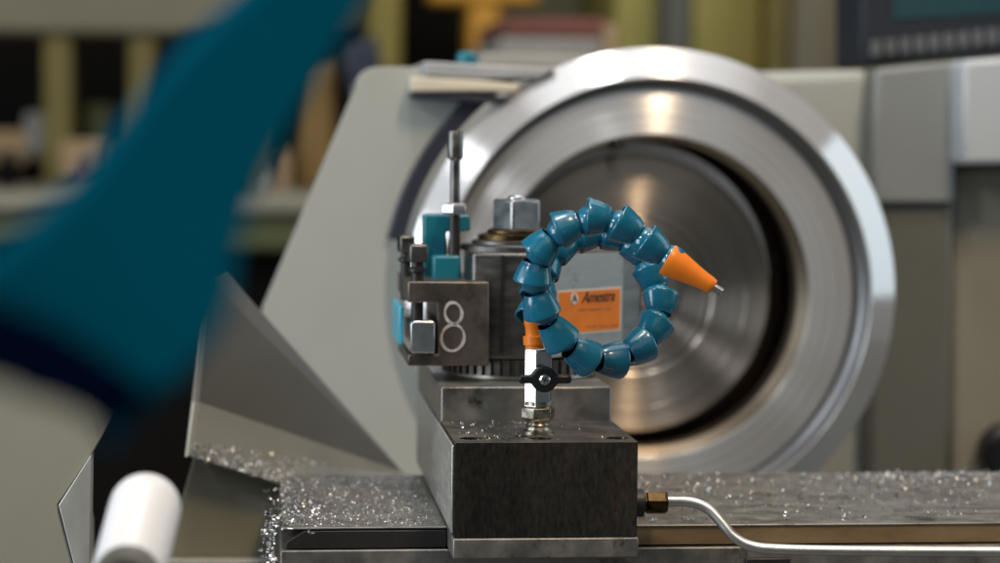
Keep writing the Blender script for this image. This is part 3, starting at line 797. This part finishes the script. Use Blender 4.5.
# ============================================================= METAL CHIPS
def chips(name, spots, label, mat=None, curls=()):
    bm = bmesh.new()
    for p, s in spots:
        k = random.random()
        rot = Matrix.Rotation(random.uniform(0, 6.28), 3, 'Z') @ Matrix.Rotation(random.uniform(-1.2, 1.2), 3, 'X') @ Matrix.Rotation(random.uniform(-.8, .8), 3, 'Y')
        if s > 0.00085 and k > 0.35: k = 0.9
        if k < 0.72:      # flake
            v = [Vector((random.uniform(-1, 1), random.uniform(-1, 1), random.uniform(-.3, .3))) for _ in range(4)]
            vs = [bm.verts.new(Vector(p) + rot @ (q * s) + Vector((0, 0, s * 0.5))) for q in v]
            for t in ((0, 1, 2), (0, 2, 3), (0, 1, 3), (1, 2, 3)): bm.faces.new([vs[i] for i in t])
        else:             # little curl
            n = 6; r = s * random.uniform(.8, 1.3); w = s * random.uniform(.3, .6); rings = []
            a0 = random.uniform(0, 6)
            for i in range(n + 1):
                a = a0 + i / n * random.uniform(3.0, 5.0)
                c = Vector((r * math.cos(a), i * s * .12, r * math.sin(a)))
                rings.append([bm.verts.new(Vector(p) + rot @ (c + Vector((0, -w, 0))) + Vector((0, 0, s))), bm.verts.new(Vector(p) + rot @ (c + Vector((0, w, 0))) + Vector((0, 0, s)))])
            for a_, b_ in zip(rings, rings[1:]): bm.faces.new((a_[0], b_[0], b_[1], a_[1]))
    for p in curls:                 # longer springy turnings
        L = random.uniform(.003, .007); r = random.uniform(.0005, .0010); w = random.uniform(.0003, .0006)
        turns = L / (w * 2.2); hd_ = random.uniform(0, 6.28); d = Vector((math.cos(hd_), math.sin(hd_), 0)); sd = Vector((-d.y, d.x, 0))
        n = int(turns * 10); prev = None
        for i in range(n + 1):
            a = i / 10 * 2 * math.pi; c = Vector(p) + d * (L * i / n) + sd * (r * math.cos(a)) + Vector((0, 0, r * 1.05 + r * math.sin(a)))
            c = c + sd * (0.0015 * math.sin(3 * i / n))
            c = c + Vector((random.gauss(0, .00018), random.gauss(0, .00018), abs(random.gauss(0, .00018))))
            cur = (bm.verts.new(c - d * w * .5), bm.verts.new(c + d * w * .5))
            if prev: bm.faces.new((prev[0], prev[1], cur[1], cur[0]))
            prev = cur
    o = link(name, bm, mat or M['chip'], None, smooth=False)
    tag(o, label, 'metal chips', kind='stuff')
    return o
sp = []
for _ in range(5200):            # right half of the cross slide
    x = random.uniform(bx1 + .004, xR - .01)
    t = random.random() ** 0.75
    y = 1.052 + 0.158 * t
    # clumping
    dens = 0.5 + 0.5 * math.sin(x * 61 + 1.3 * math.sin(y * 90)) * math.sin(y * 70 + x * 23)
    if random.random() > 0.25 + 0.75 * dens * (0.35 + t): continue
    sp.append((Vector((x, y, SL)), random.uniform(.00022, .0007) * (2.3 if random.random() < .035 else 1)))
for _ in range(1500):            # drift at the far right
    x = at(935, 490, 1.19).x + random.gauss(0, .022); y = 1.19 + random.gauss(0, .010)
    if y < 1.209 and x < xR: sp.append((Vector((x, y, SL + random.random() * .0012)), random.uniform(.0003, .0008)))
chips('metal_chips', sp, 'loose bright metal chips scattered on the cross slide right of the block', curls=[Vector((random.uniform(bx1 + .006, xR - .02), random.uniform(1.06, 1.20), SL)) for _ in range(4)] + [atz(x, y, SL) for x, y in ((654, 521), (668, 522), (682, 521), (646, 518))])
sp = []
for _ in range(3800):            # left end, heaped
    x = random.uniform(xL, bx0 - .004); y = random.uniform(1.052, 1.205)
    sp.append((Vector((x, y, SL)), random.uniform(.0002, .00062)))
for _ in range(260):             # heap on the left corner
    g = random.gauss(0, .006); yy = 1.10 + random.gauss(0, .03)
    sp.append((Vector((xL + .006 + g, yy, SL + max(0, .004 - abs(g) * .5) * random.random())), random.uniform(.0006, .0013)))
for _ in range(420):             # clinging below the left end
    sp.append((Vector((xL - .0035 - abs(random.gauss(0, .0025)), 1.045 + random.random() * .05, SL - random.random() * .045)), random.uniform(.0005, .0014)))
chips('metal_chips', sp, 'heap of bright metal chips on the cross slide left of the block', curls=[Vector((random.uniform(xL + .004, bx0 - .016), random.uniform(1.06, 1.20), SL)) for _ in range(2)])
sp = []
for _ in range(150):             # block top
    px = random.gauss(495, 28); py = random.uniform(422, 440)
    p = atz(px, py, zt)
    if bx0 + .002 < p.x < bx1 - .002 and 1.022 < p.y < 1.098 and (p.x - vx) ** 2 + (p.y - VY) ** 2 > .0085 ** 2: sp.append((p, random.uniform(.0002, .0008)))
for _ in range(60):
    p = Vector((random.uniform(bx0 + .002, bx1 - .002), random.uniform(1.024, 1.097), zt)); 
    if (p.x - vx) ** 2 + (p.y - VY) ** 2 > .0085 ** 2: sp.append((p, random.uniform(.0002, .0006)))
chips('metal_chips', sp, 'tiny metal chips scattered on top of the dark steel block')
sp = []
for _ in range(3600):            # tray bottom edge
    u = random.random() ** .8; w = random.random() ** 2.2
    e0 = D.lerp(E, u * 1.25) if u < .8 else E.lerp(F, (u - .8) * 3)
    t0 = B.lerp(C, u)
    p = e0.lerp(t0, w * .6 * (0.4 + u))
    sp.append((p + Vector((0, -0.0018, -0.0002)), random.uniform(.0002, .0008)))
chips('metal_chips', sp, 'fine swarf clinging along the bottom of the grey chip deflector')

# =============================================================== BACKGROUND
BY = 3.3
rk = empty('storage_rack', at(110, 260, BY), 'yellow storage rack with dark bays and a beige top beam, far left', 'rack')
link('top_beam', pxbox(-200, -60, 262, 33, BY, BY + .12), M['beige'], rk, bevel=.01)
link('back_panel', pxbox(-200, 20, 400, 330, BY + .5, BY + .52), M['void'], rk)
for x in (43, 128, 235):
    link('post', pxbox(x, 30, x + 29, 215, BY + .02, BY + .10), M['yellow'], rk, bevel=.006)
link('shelf', pxbox(-200, 150, 300, 158, BY + .12, BY + .48), M['beige'], rk, bevel=.004)
for i, (x0, y0, x1, y1, mt, lb) in enumerate((
        (-30, 130, 28, 165, 'cardboard', 'brown carton at the far left of the rack shelf'),
        (24, 112, 50, 152, 'boxgrey', 'grey box beside the left yellow rack post'),
        (60, 140, 104, 180, 'cardboard', 'brown carton under the dark rack bay'),
        (84, 104, 112, 140, 'benchgreen', 'dark green case in the middle bay of the rack'))):
    o = link('storage_box', pxbox(x0, y0, x1, y1, BY + .13 if i != 2 else BY - .12, BY + .35 if i != 2 else BY + .02), M[mt], None, bevel=.006)
    tag(o, lb, 'box', 'boxes on the storage rack')
wbn = empty('workbench', at(130, 300, BY - .3), 'long workbench with a pale top and green front behind the blue lever', 'workbench')
link('bench_top', pxbox(-250, 192, 420, 214, BY - .35, BY + .3), M['bench'], wbn, bevel=.008)
link('bench_front', pxbox(-250, 214.5, 420, 250, BY - .33, BY - .28), M['benchgreen'], wbn, bevel=.006)
link('bench_base', pxbox(-250, 250.5, 420, 900, BY - .25, BY - .2), M['void'], wbn)
o = link('tool_cabinet', pxbox(298, 60, 336, 192, BY - .1, BY + .2), M['ochre'], None, bevel=.01); tag(o, 'ochre brown cabinet standing on the bench left of the guard', 'cabinet')
o = link('navy_bin', pxprism([(338, 42), (378, 34), (384, 88), (350, 96)], BY - .2, BY - .02), M['navy'], None, bevel=.01); tag(o, 'navy blue bin high above the bench next to the guard corner', 'bin')
o = link('yellow_column', pxbox(366, -60, 401, 400, BY + .3, BY + .42), M['olive'], None, bevel=.01); tag(o, 'olive yellow column rising behind the rounded guard corner', 'column')
o = link('dark_locker', pxbox(402, -60, 466, 300, BY + .5, BY + .9), M['void'], None, bevel=.01); tag(o, 'dark brown locker between the olive column and the orange post', 'locker')
for px, py, r_, h_, mt, lb in ((8, 193, 9, 40, 'void', 'black canister at the far left end of the bench'),
                               (88, 193, 8, 34, 'boxred', 'dark red tin standing on the bench below the rack'),
                               (118, 193, 6, 46, 'benchgreen', 'tall green bottle standing on the bench below the rack'),
                               (262, 194, 11, 26, 'boxgrey', 'squat grey pot on the bench right of the blue lever'),
                               (284, 194, 7, 44, 'cardboard', 'brown bottle on the bench beside the ochre cabinet')):
    c = at(px, py, BY - .15); k = PX(BY)
    o = link('bottle' if h_ > 41 else 'tin', bm_lathe([(0, 0), (r_ * k, 0), (r_ * k, h_ * .65 * k), (r_ * .9 * k, h_ * .75 * k), (r_ * .45 * k, h_ * .85 * k), (r_ * .45 * k, h_ * k), (0, h_ * k)], c, (0, 0, 1), 24), M[mt], None)
    tag(o, lb, 'bottle' if h_ > 41 else 'tin', 'containers on the workbench')
hs2 = empty('hoist', at(484, 60, BY + .2), 'bright orange hoist post with a crossbar at the top edge', 'hoist')
link('post', pxbox(468, 4, 499, 320, BY + .2, BY + .3), M['orangeyel'], hs2, bevel=.008)
link('crossbar', pxbox(430, -30, 540, 3.5, BY + .2, BY + .28), M['orangeyel'], hs2, bevel=.008)
o = link('red_box', pxbox(503, 18, 612, 37, 2.6, 2.9), M['boxred'], None, bevel=.006); tag(o, 'dull red box stacked on a grey box behind the chuck', 'box')
o = link('grey_box', pxbox(498, 37.5, 604, 60, 2.58, 2.9), M['boxgrey'], None, bevel=.006); tag(o, 'grey box under the dull red box behind the chuck', 'box')
o = link('pink_binder', pxbox(604, 24, 618, 60, 2.55, 2.57), M['cardboard'], None, bevel=.004); tag(o, 'pinkish upright board at the end of the red box', 'board')
o = link('shelf_stand', pxbox(490, 60.5, 625, 500, 2.55, 2.95), M['boxgrey'], None, bevel=.006); tag(o, 'grey stand carrying the red and grey boxes', 'stand')
o = link('dark_post', pxbox(664, -60, 690, 400, BY - .1, BY + .0), M['darkgrey'], None, bevel=.008); tag(o, 'dark grey post between two olive yellow cabinets', 'post')
o = link('olive_cabinet', pxbox(613, -60, 663, 400, BY + .1, BY + .5), M['olive'], None, bevel=.01); tag(o, 'olive yellow cabinet left of the dark grey post', 'cabinet', 'olive cabinets')
o = link('olive_cabinet', pxbox(691, -60, 762, 400, BY + .1, BY + .5), M['olive'], None, bevel=.01); tag(o, 'wider olive yellow cabinet right of the dark grey post', 'cabinet', 'olive cabinets')
o = link('orange_locker', pxbox(763, -60, 786, 400, BY + .05, BY + .4), M['yellow'], None, bevel=.01); tag(o, 'narrow yellow locker beside the beige panel', 'locker')
o = link('beige_panel', pxbox(787, -60, 850, 400, BY + .1, BY + .5), M['beige'], None, bevel=.01); tag(o, 'beige cabinet between the yellow locker and the digital readout', 'cabinet')
o = link('yellow_post', pxbox(851, -60, 862, 400, BY + .05, BY + .2), M['yellow'], None, bevel=.006); tag(o, 'thin yellow post next to the digital readout', 'post')
o = link('wall', bm_box((-4, 4.6, 0), (5, 4.7, 3.2)), M['wallp'], None); tag(o, kind='structure')
o = link('floor', bm_box((-4, -1.5, -0.1), (5, 4.6, 0)), M['floorp'], None); tag(o, kind='structure')
bd = link('lathe_bed', bm_box((xL + .03, 1.06, 0.0), (xR - .2, 2.0, SL - 0.071)), M['greypaint2'], None, bevel=.006); tag(bd, 'grey lathe bed under the cross slide', 'lathe bed')

# ==================================================================== LIGHT
w = bpy.data.worlds.new('World'); scene.world = w; w.use_nodes = True
bg = w.node_tree.nodes['Background']; bg.inputs[0].default_value = (0.85, 0.95, 1.0, 1); bg.inputs[1].default_value = 0.11

def area(name, loc, target, size, power, color=(1, 1, 1), sy=None):
    l = bpy.data.lights.new(name, 'AREA'); l.energy = power; l.color = color
    l.shape = 'RECTANGLE' if sy else 'SQUARE'; l.size = size
    if sy: l.size_y = sy
    o = bpy.data.objects.new(name, l); COL.objects.link(o); o.location = loc
    o.rotation_euler = (Vector(target) - Vector(loc)).to_track_quat('-Z', 'Y').to_euler()
    return o
T = Vector((0.15, 1.2, 1.05))
def polar(deg, dist, y):       # a lamp seen from the chuck's axis at that clock angle
    return Vector((cc.x + dist * math.sin(R(deg)), y, cc.z + dist * math.cos(R(deg))))
area('ceiling_lamp', polar(13, 1.7, 0.15), cc, 0.15, 20, (1.0, 0.74, 0.48), 0.5)
area('ceiling_lamp', polar(-6, 1.8, 0.85), cc, 0.13, 9, (1.0, 0.97, 0.92), 0.6)
area('ceiling_lamp', polar(-52, 1.7, 0.30), cc, 0.08, 8, (0.95, 0.97, 1.0), 0.3)
area('overhead_fill', (0.35, 1.25, 3.1), cc, 2.6, 18, (0.96, 0.98, 1.0), 1.2)  # added soft light from above, brightens the chuck rim
area('window_and_fill', (-2.3, 1.3, 2.0), T, 1.3, 10, (0.86, 0.94, 1.0))
area('window_and_fill', (-2.0, 0.45, 1.3), T, 1.0, 25, (0.88, 0.95, 1.0))
area('window_and_fill', (2.6, 1.25, 1.7), T, 1.6, 15, (0.76, 0.92, 1.0))
area('window_and_fill', (0.5, -1.3, 2.7), cc, 2.4, 5.5, (0.93, 0.97, 1.0), 1.3)  # added fill from above the viewer, no window; lifts the chuck's grey
area('shop_lamp', (0.9, 2.9, 2.8), (0.9, 3.4, 1.0), 1.0, 6, (1.0, 0.93, 0.78))

# ------------------------------------------------------------------- render
scene.render.engine = 'CYCLES'
scene.cycles.use_denoising = True
scene.view_settings.view_transform = 'Standard'; scene.view_settings.look = 'None'
scene.view_settings.exposure = 0; scene.view_settings.gamma = 1
